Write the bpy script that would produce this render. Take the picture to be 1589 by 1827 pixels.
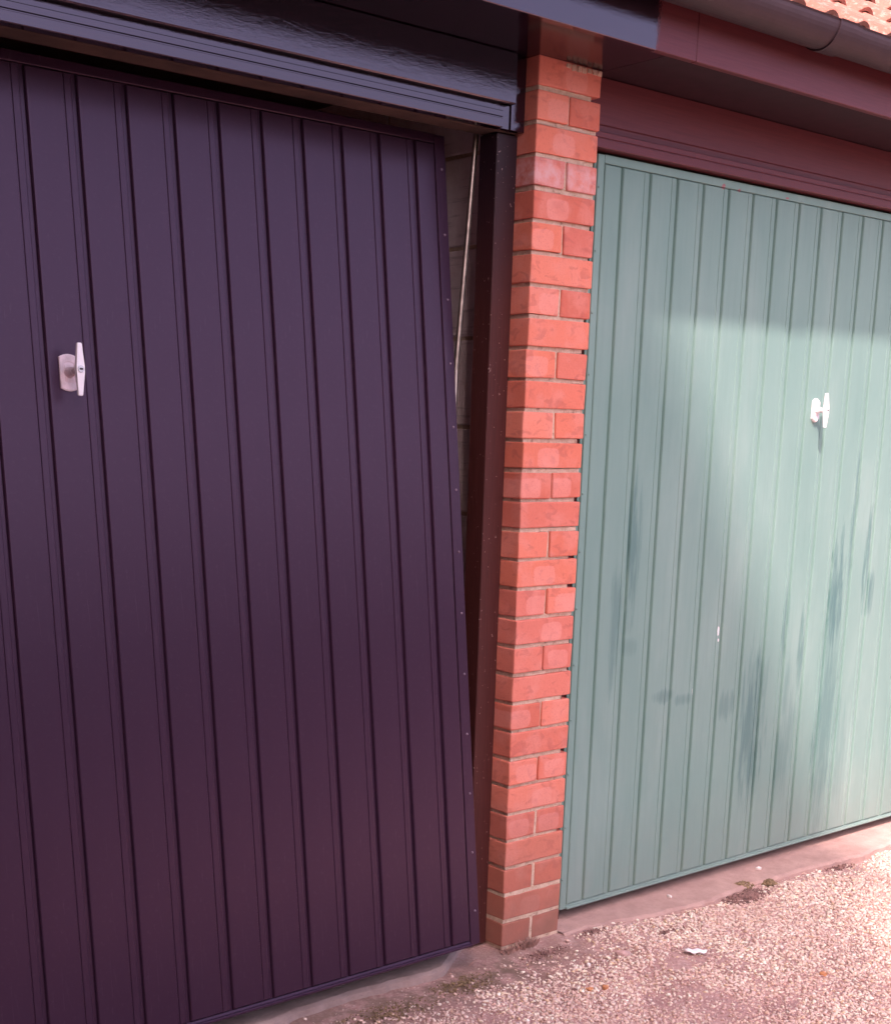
import bpy, bmesh, math, random
import numpy as np
from mathutils import Vector, Matrix

random.seed(7)
rng = np.random.default_rng(11)
scene = bpy.context.scene
for o in list(bpy.data.objects):
    bpy.data.objects.remove(o)

# ------------------------------------------------------------------ camera
cam_d = bpy.data.cameras.new('camera')
cam = bpy.data.objects.new('camera', cam_d)
scene.collection.objects.link(cam)
cam_d.sensor_fit = 'HORIZONTAL'
cam_d.sensor_width = 36.0
cam_d.lens = 2404.78 / 1589 * 36.0
cam_d.shift_x = (794.5 - 694.47) / 1589
cam_d.shift_y = (1270.12 - 913.5) / 1589
cam_d.clip_start = 0.05
cam_d.clip_end = 2000
right = Vector((0.78035723, -0.62491478, 0.0228935))
up = Vector((0.11198099, 0.17566619, 0.97806014))
fwd = Vector((0.61522585, 0.76067267, -0.20706096))
cam.matrix_world = Matrix(((right.x, up.x, -fwd.x, -2.40961),
                           (right.y, up.y, -fwd.y, -2.47219),
                           (right.z, up.z, -fwd.z, 1.37707),
                           (0, 0, 0, 1)))
scene.camera = cam

# ------------------------------------------------------------------ sky, sun, exposure
SUN_FROM = Vector((-1.12, -1.0, 1.80)).normalized()      # direction towards the sun
elev = math.asin(SUN_FROM.z)
w = bpy.data.worlds.new('World')
scene.world = w
w.use_nodes = True
nt = w.node_tree
bg = nt.nodes['Background']
sky = nt.nodes.new('ShaderNodeTexSky')
sky.sky_type = 'NISHITA'
sky.sun_disc = False
sky.sun_elevation = elev
sky.sun_rotation = math.atan2(SUN_FROM.x, SUN_FROM.y)
sky.dust_density = 4.0
sky.air_density = 1.0
sky.ozone_density = 1.0
nt.links.new(sky.outputs[0], bg.inputs[0])
bg.inputs[1].default_value = 0.15
sd = bpy.data.lights.new('sun', 'SUN')
sd.energy = 2.0
sd.angle = math.radians(1.8)
sd.color = (1.0, 0.94, 0.86)
sun = bpy.data.objects.new('sun', sd)
scene.collection.objects.link(sun)
sun.rotation_euler = (-SUN_FROM).to_track_quat('-Z', 'Y').to_euler()
sun.location = (-6, -5, 9)
vs = scene.view_settings
vs.view_transform = 'Standard'
vs.look = 'None'
vs.gamma = 1.0
vs.use_curve_mapping = False
vs.exposure = 1.8
vs.use_white_balance = True
vs.white_balance_temperature = 7100
vs.white_balance_tint = 36

# ------------------------------------------------------------------ material helpers
class NG:
    def __init__(s, name):
        s.m = bpy.data.materials.new(name)
        s.m.use_nodes = True
        s.t = s.m.node_tree
        s.b = s.t.nodes['Principled BSDF']
        s.tc = s.t.nodes.new('ShaderNodeTexCoord')
    def n(s, typ, **kw):
        x = s.t.nodes.new(typ)
        for k, v in kw.items():
            setattr(x, k, v)
        return x
    def l(s, a, b):
        s.t.links.new(a, b)
    def val(s, sock, v):
        if hasattr(v, 'links') or isinstance(v, bpy.types.NodeSocket):
            s.l(v, sock)
        else:
            sock.default_value = v
    def math(s, op, a, b=0.0, clamp=False):
        x = s.n('ShaderNodeMath', operation=op, use_clamp=clamp)
        s.val(x.inputs[0], a)
        s.val(x.inputs[1], b)
        return x.outputs[0]
    def mix(s, f, a, b, mode='MIX'):
        x = s.n('ShaderNodeMix', data_type='RGBA', blend_type=mode)
        s.val(x.inputs[0], f)
        s.val(x.inputs[6], a if not isinstance(a, tuple) else (*a, 1) if len(a) == 3 else a)
        s.val(x.inputs[7], b if not isinstance(b, tuple) else (*b, 1) if len(b) == 3 else b)
        return x.outputs[2]
    def ramp(s, f, stops):
        x = s.n('ShaderNodeValToRGB')
        e = x.color_ramp.elements
        while len(e) < len(stops):
            e.new(0.5)
        for i, (p, c) in enumerate(stops):
            e[i].position = p
            e[i].color = (*c, 1) if isinstance(c, tuple) else (c, c, c, 1)
        s.l(f, x.inputs[0])
        return x.outputs[0]
    def noise(s, vec, scale, detail=4, rough=0.55, dist=0.0, stretch=None, loc=None):
        if stretch or loc:
            mp = s.n('ShaderNodeMapping')
            if stretch: mp.inputs['Scale'].default_value = stretch
            if loc: s.val(mp.inputs['Location'], loc)
            s.l(vec, mp.inputs[0])
            vec = mp.outputs[0]
        x = s.n('ShaderNodeTexNoise')
        x.inputs['Scale'].default_value = scale
        x.inputs['Detail'].default_value = detail
        x.inputs['Roughness'].default_value = rough
        x.inputs['Distortion'].default_value = dist
        s.l(vec, x.inputs['Vector'])
        return x.outputs['Fac']
    def sep(s, vec):
        x = s.n('ShaderNodeSeparateXYZ')
        s.l(vec, x.inputs[0])
        return x.outputs
    def bump(s, h, strength, dist=0.01):
        x = s.n('ShaderNodeBump')
        x.inputs['Strength'].default_value = strength
        x.inputs['Distance'].default_value = dist
        s.l(h, x.inputs['Height'])
        s.l(x.outputs[0], s.b.inputs['Normal'])
        return x
    def objrand(s):
        return s.n('ShaderNodeObjectInfo').outputs['Random']
    def world(s):
        return s.n('ShaderNodeNewGeometry').outputs['Position']
    def blob(s, xyz, cx, cz, rx, rz, warp=None):
        """soft ellipse mask in the x-z plane, 1 in the middle"""
        dx = s.math('DIVIDE', s.math('SUBTRACT', xyz[0], cx), rx)
        dz = s.math('DIVIDE', s.math('SUBTRACT', xyz[2], cz), rz)
        r = s.math('ADD', s.math('MULTIPLY', dx, dx), s.math('MULTIPLY', dz, dz))
        if warp is not None:
            r = s.math('ADD', r, warp)
        return s.math('SUBTRACT', 1.0, r, clamp=True)

def plain(name, col, rough=0.5, metallic=0.0, ior=1.5, var=0.08, scale=30, bump=0.0):
    g = NG(name)
    n = g.noise(g.tc.outputs['Object'], scale)
    lo = tuple(c * (1 - var * 2) for c in col)
    hi = tuple(min(1, c * (1 + var * 2)) for c in col)
    g.l(g.ramp(n, [(0.3, lo), (0.7, hi)]), g.b.inputs['Base Color'])
    g.b.inputs['Roughness'].default_value = rough
    g.b.inputs['Metallic'].default_value = metallic
    g.b.inputs['IOR'].default_value = ior
    if bump:
        g.bump(n, bump)
    return g.m

# bricks -------------------------------------------------------------
def brick_material():
    g = NG('red_brick')
    oc = g.tc.outputs['Object']
    rnd = g.objrand()
    cv = g.n('ShaderNodeCombineXYZ')
    g.l(g.math('MULTIPLY', rnd, 37.0), cv.inputs[0])
    g.l(g.math('MULTIPLY', rnd, 91.0), cv.inputs[1])
    off = cv.outputs[0]
    base = g.ramp(rnd, [(0.0, (0.54, 0.130, 0.085)), (0.25, (0.70, 0.195, 0.118)), (0.45, (0.56, 0.150, 0.110)), (0.65, (0.66, 0.175, 0.112)), (0.85, (0.72, 0.225, 0.150)), (1.0, (0.60, 0.165, 0.120))])
    blot = g.noise(oc, 14, 3, 0.5, 0.3, loc=off)
    c1 = g.mix(g.ramp(blot, [(0.48, 0.0), (0.66, 0.45)]), base, (0.70, 0.270, 0.215))
    blot2 = g.noise(oc, 22, 2, 0.5, 0.8, loc=off, stretch=(1, 1, 1.6))
    c2 = g.mix(g.ramp(blot2, [(0.56, 0.0), (0.66, 0.35)]), c1, (0.36, 0.085, 0.07))
    px_, py_, pz_ = g.sep(oc)
    wq = g.math('MULTIPLY', g.math('SUBTRACT', g.noise(oc, 30, 2, loc=off), 0.5), 0.9)
    ax_ = g.math('DIVIDE', g.math('SUBTRACT', px_, g.math('MULTIPLY', g.math('SUBTRACT', rnd, 0.5), 0.05)), 0.040)
    az_ = g.math('DIVIDE', g.math('ADD', pz_, 0.006), 0.026)
    rq = g.math('ADD', g.math('ADD', g.math('POWER', g.math('ABSOLUTE', ax_), 4.0), g.math('POWER', g.math('ABSOLUTE', az_), 4.0)), wq)
    gh = g.math('MULTIPLY', g.math('SUBTRACT', 1.0, rq), 2.5, clamp=True)
    pick = g.math('GREATER_THAN', g.math('FRACT', g.math('MULTIPLY', rnd, 17.0)), 0.5)
    c2 = g.mix(g.math('MULTIPLY', g.math('MULTIPLY', gh, pick), 0.38), c2, (0.76, 0.32, 0.27))
    gr = g.noise(oc, 260, 3, 0.7)
    c3 = g.mix(g.ramp(gr, [(0.30, 0.30), (0.46, 0.0)]), c2, (0.34, 0.085, 0.06))
    # weathering near the ground: splashed mud and lime
    z = g.sep(g.world())[2]
    low = g.math('SUBTRACT', 1.0, g.math('DIVIDE', g.math('SUBTRACT', z, 0.02), 0.42), clamp=True)
    lown = g.math('MULTIPLY', low, g.math('ADD', g.noise(g.world(), 9, 4), 0.35), clamp=True)
    c4 = g.mix(lown, c3, (0.27, 0.12, 0.085))
    # pale salt bloom on one course high up
    d = g.math('DIVIDE', g.math('SUBTRACT', z, 1.985), 0.045)
    ef = g.math('SUBTRACT', 1.0, g.math('MULTIPLY', d, d), clamp=True)
    efn = g.math('MULTIPLY', ef, g.ramp(g.noise(g.world(), 30, 5, 0.7), [(0.35, 0.0), (0.6, 0.75)]))
    c5 = g.mix(efn, c4, (0.62, 0.38, 0.38))
    g.l(c5, g.b.inputs['Base Color'])
    g.b.inputs['Roughness'].default_value = 0.85
    hn = g.math('ADD', g.math('MULTIPLY', gr, 0.5), g.noise(oc, 60, 4, 0.6, loc=off))
    g.bump(hn, 0.35, 0.003)
    return g.m

def mortar_material():
    g = NG('mortar')
    p = g.world()
    n = g.noise(p, 60, 6, 0.7)
    c = g.ramp(n, [(0.26, (0.20, 0.12, 0.09)), (0.42, (0.52, 0.37, 0.27)), (0.72, (0.68, 0.52, 0.41))])
    g.l(c, g.b.inputs['Base Color'])
    g.b.inputs['Roughness'].default_value = 0.95
    g.bump(g.noise(p, 220, 5, 0.7), 0.9, 0.003)
    return g.m

def timber_material():
    """frame timber and eaves boards: fresh black gloss to the left, old maroon stain to the right"""
    g = NG('painted_timber')
    p = g.world()
    x, y, z = g.sep(p)
    edge = g.noise(p, 34, 7, 0.75, stretch=(1.2, 1.0, 1.0))
    # painted part ends around x = 0.16 with a brushed ragged edge
    f = g.math('DIVIDE', g.math('SUBTRACT', g.math('ADD', x, g.math('MULTIPLY', edge, 0.07)), 0.20), 0.016)
    old = g.math('ADD', f, 0.5, clamp=True)
    grain = g.noise(p, 26, 5, 0.65, stretch=(0.25, 3.0, 9.0))
    black = g.ramp(grain, [(0.3, (0.009, 0.004, 0.008)), (0.7, (0.016, 0.007, 0.013))])
    maroon = g.ramp(grain, [(0.3, (0.098, 0.022, 0.026)), (0.7, (0.130, 0.031, 0.034))])
    g.l(g.mix(old, black, maroon), g.b.inputs['Base Color'])
    rn = g.noise(p, 40, 4, 0.6, stretch=(0.5, 1, 4))
    rb = g.math('ADD', 0.02, g.math('MULTIPLY', rn, 0.07))
    rr = g.math('ADD', rb, g.math('MULTIPLY', old, 0.36))
    g.l(rr, g.b.inputs['Roughness'])
    g.l(g.math('ADD', 1.75, g.math('MULTIPLY', old, -0.37)), g.b.inputs['IOR'])
    g.b.inputs['Specular Tint'].default_value = (1.0, 0.80, 1.0, 1)
    brush = g.noise(p, 34, 7, 0.72, 0.8, stretch=(0.7, 1.0, 3.6))
    g.bump(brush, 0.09, 0.004)
    return g.m

def jamb_material():
    g = NG('brown_jamb_paint')
    p = g.world()
    grain = g.noise(p, 30, 5, 0.6, stretch=(6.0, 6.0, 0.35))
    c = g.ramp(grain, [(0.3, (0.052, 0.013, 0.011)), (0.7, (0.072, 0.019, 0.017))])
    # darker tone towards the top
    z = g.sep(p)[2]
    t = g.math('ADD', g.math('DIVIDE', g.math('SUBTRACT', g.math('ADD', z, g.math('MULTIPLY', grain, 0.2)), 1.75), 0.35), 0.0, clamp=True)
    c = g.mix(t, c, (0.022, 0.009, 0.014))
    specks = g.noise(p, 150, 1, 0.5)
    c = g.mix(g.ramp(specks, [(0.74, 0.0), (0.78, 0.5)]), c, (0.5, 0.36, 0.34))
    g.l(c, g.b.inputs['Base Color'])
    g.b.inputs['Roughness'].default_value = 0.5
    g.b.inputs['IOR'].default_value = 1.38
    g.bump(g.noise(p, 50, 5, 0.7, stretch=(5, 5, 0.5)), 0.15, 0.003)
    return g.m

def black_door_material():
    g = NG('aubergine_black_enamel')
    p = g.tc.outputs['Object']
    n = g.noise(p, 3.0, 3, 0.5, stretch=(1.5, 1, 0.6))
    c = g.ramp(n, [(0.3, (0.030, 0.0125, 0.0270)), (0.7, (0.036, 0.015, 0.032))])
    spk = g.noise(p, 210, 2, 0.6)
    c = g.mix(g.ramp(spk, [(0.775, 0.0), (0.80, 0.5)]), c, (0.30, 0.24, 0.27))
    scr = g.noise(p, 24, 3, 0.6, 1.5, stretch=(3.5, 1, 0.25))
    c = g.mix(g.ramp(scr, [(0.66, 0.0), (0.74, 0.10)]), c, (0.20, 0.15, 0.18))
    dust = g.noise(p, 90, 5, 0.75)
    c = g.mix(g.ramp(dust, [(0.55, 0.0), (0.80, 0.30)]), c, (0.10, 0.070, 0.09))
    g.l(c, g.b.inputs['Base Color'])
    g.l(g.math('ADD', 0.26, g.math('MULTIPLY', g.noise(p, 6, 4), 0.08)), g.b.inputs['Roughness'])
    g.b.inputs['IOR'].default_value = 1.46
    g.b.inputs['Specular Tint'].default_value = (1.0, 0.70, 0.92, 1)
    g.bump(g.noise(p, 350, 3, 0.6), 0.05, 0.001)
    return g.m

# stains on the green door: x, z, half width, half height, strength
STAINS = [(1.50, 0.86, .045, .22, .8), (1.565, 1.12, .022, .27, .5), (1.50, 0.42, .07, .42, .5), (1.10, 0.46, .075, .27, .65),
          (1.235, 0.78, .020, .17, .5), (1.33, 0.70, .018, .15, .6), (1.27, 0.52, .02, .17, .35), (1.66, 1.0, .018, .2, .6),
          (1.70, 0.86, .022, .09, .7), (0.49, 1.05, .030, .24, .6), (0.43, 0.84, .026, .20, .45), (0.96, 0.56, .05, .05, .4),
          (1.28, 0.40, .05, .22, .35), (1.13, 0.60, .05, .10, .35), (0.66, 0.62, .05, .025, .5), (0.75, 0.60, .05, .02, .4),
          (0.49, 0.78, .05, .03, .25), (1.6, .3, .05, .25, .25)]
def green_door_material():
    g = NG('sea_green_enamel')
    p = g.world()
    xyz = g.sep(p)
    warp = g.math('MULTIPLY', g.math('SUBTRACT', g.noise(p, 22, 5, 0.65, 0.2, stretch=(2.6, 1, 0.22)), 0.5), 4.2)
    tot = None
    for (cx, cz, rx, rz, s) in STAINS:
        m = g.math('MULTIPLY', g.blob(xyz, cx, cz, rx, rz, warp), s)
        tot = m if tot is None else g.math('MAXIMUM', tot, m)
    chalk = g.noise(p, 3.2, 5, 0.6, 0.3, stretch=(1.6, 1, 0.5))
    base = g.ramp(chalk, [(0.3, (0.134, 0.256, 0.228)), (0.55, (0.158, 0.282, 0.252)), (0.75, (0.196, 0.314, 0.284))])
    streak = g.noise(p, 30, 4, 0.6, stretch=(2.4, 1, 0.12))
    base = g.mix(g.ramp(streak, [(0.5, 0.0), (0.75, 0.25)]), base, (0.120, 0.225, 0.195))
    c = g.mix(tot, base, (0.040, 0.125, 0.125))
    # dirt along the bottom
    low = g.math('SUBTRACT', 1.0, g.math('DIVIDE', xyz[2], 0.32), clamp=True)
    low = g.math('MULTIPLY', low, g.math('MULTIPLY', g.noise(p, 14, 5, 0.7), 0.5), clamp=True)
    c = g.mix(low, c, (0.26, 0.24, 0.21))
    # chipped white spots and red brush dabs at the top edge
    wj = g.math('MULTIPLY', g.math('SUBTRACT', g.noise(p, 120, 3), 0.5), 2.2)
    for (cx, cz, rx, rz) in [(0.896, 0.795, .004, .018), (0.899, 0.768, .004, .006), (0.795, 0.62, .003, .02), (0.80, 0.585, .003, .01)]:
        c = g.mix(g.math('MULTIPLY', g.blob(xyz, cx, cz, rx, rz, wj), 3.0, clamp=True), c, (0.75, 0.72, 0.72))
    for (cx, cz, rx, rz) in [(0.775, 2.050, .007, .009), (0.845, 2.047, .007, .006), (1.07, 2.053, .009, .003)]:
        c = g.mix(g.math('MULTIPLY', g.blob(xyz, cx, cz, rx, rz, wj), 3.0, clamp=True), c, (0.30, 0.13, 0.14))
    g.l(c, g.b.inputs['Base Color'])
    g.l(g.math('ADD', 0.42, g.math('MULTIPLY', g.noise(p, 8, 4), 0.22)), g.b.inputs['Roughness'])
    g.b.inputs['IOR'].default_value = 1.38
    g.bump(g.noise(p, 300, 3, 0.6), 0.06, 0.001)
    return g.m

def concrete_material(name, a, b):
    g = NG(name)
    p = g.world()
    n = g.noise(p, 12, 7, 0.7)
    c = g.ramp(n, [(0.3, a), (0.7, b)])
    sp = g.noise(p, 160, 4, 0.7)
    c = g.mix(g.ramp(sp, [(0.6, 0.0), (0.75, 0.5)]), c, tuple(v * 0.45 for v in a))
    g.l(c, g.b.inputs['Base Color'])
    g.b.inputs['Roughness'].default_value = 0.95
    g.bump(g.math('ADD', n, sp), 0.6, 0.006)
    return g.m

def dirt_material():
    g = NG('packed_dirt')
    p = g.world()
    x, y, z = g.sep(p)
    n = g.noise(p, 7, 8, 0.7)
    c = g.ramp(n, [(0.25, (0.30, 0.150, 0.135)), (0.5, (0.46, 0.265, 0.235)), (0.75, (0.58, 0.38, 0.34))])
    grit = g.noise(p, 130, 4, 0.8)
    c = g.mix(g.ramp(grit, [(0.5, 0.0), (0.68, 0.7)]), c, (0.72, 0.54, 0.48))
    c = g.mix(g.ramp(grit, [(0.30, 0.6), (0.40, 0.0)]), c, (0.16, 0.08, 0.07))
    # greenish film on the damp strip along the left threshold
    near = g.math('MULTIPLY', g.math('SUBTRACT', 1.0, g.math('DIVIDE', g.math('ABSOLUTE', g.math('ADD', y, 0.10)), 0.21), clamp=True),
                  g.math('SUBTRACT', 1.0, g.math('MULTIPLY', g.math('ADD', x, 0.0), 2.6), clamp=True))
    mo = g.math('MULTIPLY', near, g.ramp(g.noise(p, 18, 6, 0.7), [(0.35, 0.0), (0.55, 0.9)]))
    c = g.mix(mo, c, (0.17, 0.115, 0.08))
    g.l(c, g.b.inputs['Base Color'])
    g.b.inputs['Roughness'].default_value = 1.0
    g.bump(g.math('ADD', grit, g.math('MULTIPLY', n, 2.0)), 0.8, 0.008)
    return g.m

def gravel_material():
    g = NG('gravel_stone')
    geo = g.n('ShaderNodeNewGeometry')
    r = geo.outputs['Random Per Island']
    c = g.ramp(r, [(0.0, (0.626, 0.434, 0.368)), (0.16, (0.743, 0.606, 0.512)), (0.34, (0.528, 0.326, 0.266)), (0.48, (0.822, 0.758, 0.615)),
                   (0.62, (0.644, 0.456, 0.389)), (0.72, (0.860, 0.880, 0.758)), (0.82, (0.685, 0.498, 0.317)), (0.90, (0.333, 0.196, 0.170)), (1.0, (0.743, 0.606, 0.553))])
    n = g.noise(g.world(), 2.6, 4, 0.6)
    c = g.mix(g.ramp(n, [(0.42, 0.45), (0.58, 0.0)]), c, (0.546, 0.335, 0.286))
    g.l(c, g.b.inputs['Base Color'])
    g.b.inputs['Roughness'].default_value = 0.8
    return g.m

def tile_material():
    g = NG('clay_tile')
    oc = g.world()
    rnd = g.objrand()
    base = g.ramp(rnd, [(0.0, (0.34, 0.115, 0.080)), (0.5, (0.40, 0.15, 0.105)), (1.0, (0.36, 0.13, 0.095))])
    li = g.noise(oc, 45, 6, 0.7)
    c = g.mix(g.ramp(li, [(0.52, 0.0), (0.66, 0.7)]), base, (0.52, 0.33, 0.27))
    c = g.mix(g.ramp(g.noise(oc, 80, 5, 0.8), [(0.3, 0.8), (0.42, 0.0)]), c, (0.14, 0.055, 0.05))
    g.l(c, g.b.inputs['Base Color'])
    g.b.inputs['Roughness'].default_value = 0.9
    g.bump(g.noise(oc, 160, 5, 0.7), 0.5, 0.004)
    return g.m

def block_material():
    g = NG('painted_block')
    p = g.world()
    n = g.noise(p, 25, 6, 0.7)
    c = g.ramp(n, [(0.3, (0.72, 0.58, 0.58)), (0.7, (0.86, 0.74, 0.74))])
    ln = g.noise(p, 18, 3, 0.6, stretch=(0.3, 0.3, 4.0))
    c = g.mix(g.ramp(ln, [(0.58, 0.0), (0.66, 0.3)]), c, (0.22, 0.14, 0.14))
    g.l(c, g.b.inputs['Base Color'])
    g.b.inputs['Roughness'].default_value = 0.9
    g.bump(g.noise(p, 120, 5, 0.7), 0.5, 0.003)
    return g.m

M = dict(soffit_gloss=plain('black_gloss_soffit', (0.012, 0.005, 0.010), 0.13, ior=1.42, var=.12, scale=25), soffit=plain('shade_toned_soffit', (0.026, 0.007, 0.012), 0.6, ior=1.3, var=.12, scale=25), asphalt=plain('asphalt', (0.05, 0.047, 0.045), 0.9, var=.2, scale=40), leaf=plain('hedge_leaf', (0.05, 0.085, 0.03), 0.6, var=.3, scale=5), brick=brick_material(), mortar=mortar_material(), timber=timber_material(), jamb=jamb_material(),  # right-hand soffit: the shade under the eaves is put into its colour
         black=black_door_material(), green=green_door_material(), dirt=dirt_material(), gravel=gravel_material(),
         tile=tile_material(), block=block_material(),
         sill=concrete_material('grey_concrete', (0.27, 0.19, 0.17), (0.42, 0.31, 0.28)),
         apron=concrete_material('dusty_concrete', (0.36, 0.22, 0.19), (0.52, 0.34, 0.29)),
         floor=concrete_material('garage_floor_concrete', (0.40, 0.34, 0.32), (0.50, 0.43, 0.41)),
         white=plain('white_plastic', (0.82, 0.78, 0.79), 0.32, var=0.02, scale=60),
         white_dirty=plain('weathered_white_plastic', (0.62, 0.50, 0.53), 0.45, var=0.10, scale=50),
         steel=plain('worn_zinc_steel', (0.36, 0.29, 0.25), 0.35, metallic=0.9, var=0.15, scale=40),
         lock=plain('lock_metal', (0.55, 0.50, 0.50), 0.35, metallic=0.6),
         dark=plain('dark_hole', (0.02, 0.012, 0.014), 0.6),
         rivet=plain('rivet_metal', (0.22, 0.16, 0.20), 0.4, metallic=0.3),
         gutter=plain('brown_gutter_plastic', (0.034, 0.018, 0.024), 0.6, ior=1.4, var=0.06, scale=18, bump=0.04),
         soil=plain('dark_soil', (0.21, 0.115, 0.10), 1.0, var=0.3, scale=90, bump=0.5),
         moss=plain('dry_moss', (0.20, 0.135, 0.075), 1.0, var=0.35, scale=120, bump=0.5),
         twig=plain('dead_twig', (0.30, 0.16, 0.125), 0.9, var=0.2, scale=80),
         orange=plain('orange_flint', (0.55, 0.24, 0.11), 0.7, var=0.15, scale=60),
         pale=plain('pale_flint', (0.78, 0.72, 0.68), 0.6, var=0.08, scale=60),
         pinkstone=plain('pink_flint', (0.50, 0.33, 0.30), 0.8, var=0.12, scale=60),
         paper=plain('white_litter', (0.85, 0.84, 0.84), 0.6, var=0.02, scale=20),
         housebrick=plain('house_brick', (0.26, 0.14, 0.11), 0.9, var=0.1, scale=3),
         slate=plain('house_roof_tile', (0.20, 0.11, 0.09), 0.9, var=0.1, scale=3),
         roofwood=plain('old_roof_timber', (0.07, 0.040, 0.030), 0.9, var=0.2, scale=9))

# ------------------------------------------------------------------ object helpers
def link(o, parent=None):
    scene.collection.objects.link(o)
    if parent is not None:
        o.parent = parent
    return o

def meshobj(name, verts, faces, mat, parent=None, smooth=False, loc=None):
    me = bpy.data.meshes.new(name)
    me.from_pydata([tuple(v) for v in verts], [], faces)
    me.materials.append(mat)
    me.validate()
    bm = bmesh.new(); bm.from_mesh(me)
    bmesh.ops.recalc_face_normals(bm, faces=bm.faces)
    bm.to_mesh(me); bm.free()
    if smooth:
        me.polygons.foreach_set('use_smooth', [True] * len(me.polygons))
    o = bpy.data.objects.new(name, me)
    if loc: o.location = loc
    return link(o, parent)

def bm_obj(name, bm, mat, parent=None, smooth=False, loc=None):
    me = bpy.data.meshes.new(name)
    bmesh.ops.recalc_face_normals(bm, faces=bm.faces)
    bm.to_mesh(me); bm.free()
    me.materials.append(mat)
    if smooth:
        me.polygons.foreach_set('use_smooth', [True] * len(me.polygons))
    o = bpy.data.objects.new(name, me)
    if loc: o.location = loc
    return link(o, parent)

def empty(name, loc, label=None, cat=None, group=None, kind=None):
    o = bpy.data.objects.new(name, None)
    o.empty_display_size = 0.1
    o.location = loc
    link(o)
    return tag(o, label, cat, group, kind)

def tag(o, label=None, cat=None, group=None, kind=None):
    if label: o['label'] = label
    if cat: o['category'] = cat
    if group: o['group'] = group
    if kind: o['kind'] = kind
    return o

def box_bm(x0, x1, y0, y1, z0, z1, bev=0.0, seg=1, jit=0.0, bm=None):
    bm2 = bmesh.new()
    bmesh.ops.create_cube(bm2, size=1.0)
    for v in bm2.verts:
        v.co = Vector(((x0 + x1) / 2 + v.co.x * (x1 - x0), (y0 + y1) / 2 + v.co.y * (y1 - y0), (z0 + z1) / 2 + v.co.z * (z1 - z0)))
    if bev > 0:
        bmesh.ops.bevel(bm2, geom=list(bm2.edges), offset=bev, segments=seg, affect='EDGES', profile=0.5)
    if jit:
        for v in bm2.verts:
            v.co += Vector((random.uniform(-jit, jit), random.uniform(-jit, jit), random.uniform(-jit, jit)))
    if bm is None:
        return bm2
    tmp = bpy.data.meshes.new('tmp'); bm2.to_mesh(tmp); bm2.free(); bm.from_mesh(tmp); bpy.data.meshes.remove(tmp)
    return bm

def box(name, x0, x1, y0, y1, z0, z1, mat, parent=None, bev=0.0, seg=1, jit=0.0, smooth=False):
    return bm_obj(name, box_bm(x0, x1, y0, y1, z0, z1, bev, seg, jit), mat, parent, smooth)

def extrude_x(name, prof, x0, x1, mat, parent=None, nx=1, smooth=False):
    """closed profile of (y, z) points swept along x"""
    n = len(prof)
    vs, fs = [], []
    for i in range(nx + 1):
        x = x0 + (x1 - x0) * i / nx
        for (y, z) in prof:
            vs.append((x, y, z))
    for i in range(nx):
        for j in range(n):
            a = i * n + j; b = i * n + (j + 1) % n
            fs.append((a, b, b + n, a + n))
    fs.append(tuple(range(n)))
    fs.append(tuple(range(nx * n, nx * n + n)))
    return meshobj(name, vs, fs, mat, parent, smooth)

def cyl_bm(p0, p1, r0, r1=None, seg=16, bm=None):
    r1 = r0 if r1 is None else r1
    p0 = Vector(p0); p1 = Vector(p1)
    d = p1 - p0
    bm = bm or bmesh.new()
    q = Vector((0, 0, 1)).rotation_difference(d.normalized())
    A, B = [], []
    for i in range(seg):
        a = 2 * math.pi * i / seg
        v = q @ Vector((math.cos(a), math.sin(a), 0))
        A.append(bm.verts.new(p0 + v * r0)); B.append(bm.verts.new(p1 + v * r1))
    for i in range(seg):
        j = (i + 1) % seg
        bm.faces.new((A[i], A[j], B[j], B[i]))
    bm.faces.new(A[::-1]); bm.faces.new(B)
    return bm

# ------------------------------------------------------------------ ground
def hgt(x, y):
    """slight lie of the yard, used for the sheet and for the stones"""
    return -0.012 + 0.006 * math.sin(x * 2.3 + 1.0) * math.cos(y * 2.9) + 0.004 * math.sin(x * 7.1 + y * 5.3)

def build_ground():
    xs = sorted(set([-300, -80, -25, -8] + [round(-2.5 + i * 0.05, 3) for i in range(121)] + [6, 25, 80, 300]))
    ys = sorted(set([-300, -80, -25, -8, -4] + [round(-2.0 + i * 0.05, 3) for i in range(44)] + [0.8, 6, 25, 80, 300]))
    vs = []
    for y in ys:
        for x in xs:
            inner = (-2.5 <= x <= 3.5) and (-2.0 <= y <= 0.15)
            z = hgt(x, y) if inner else -0.02
            if inner and y < 0.0:
                z += random.uniform(-0.0015, 0.0015)
            vs.append((x, y, z))
    nx = len(xs)
    fs = [(j * nx + i, j * nx + i + 1, (j + 1) * nx + i + 1, (j + 1) * nx + i) for j in range(len(ys) - 1) for i in range(nx - 1)]
    o = meshobj('ground', vs, fs, M['dirt'], smooth=True)
    tag(o, kind='structure')
build_ground()

def rough_slab(name, x0, x1, yb, yf_fn, z, mat, seed, slope=0.0):
    """concrete strip whose front edge is ragged"""
    r = random.Random(seed)
    n = int((x1 - x0) / 0.02)
    vs, fs = [], []
    w_ = 0.0
    for i in range(n + 1):
        x = x0 + (x1 - x0) * i / n
        w_ = 0.7 * w_ + r.uniform(-0.005, 0.005)
        yf = yf_fn(x) + w_
        vs += [(x, yb, z), (x, yf * 0.5 + yb * 0.5, z - slope * 0.4), (x, yf + 0.012, z - slope), (x, yf, z - 0.006 - slope), (x, yf - 0.004, z - 0.05)]
    for i in range(n):
        for j in range(4):
            a = i * 5 + j
            fs.append((a, a + 1, a + 6, a + 5))
    o = meshobj(name, vs, fs, mat)
    return tag(o, kind='structure')

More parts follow.
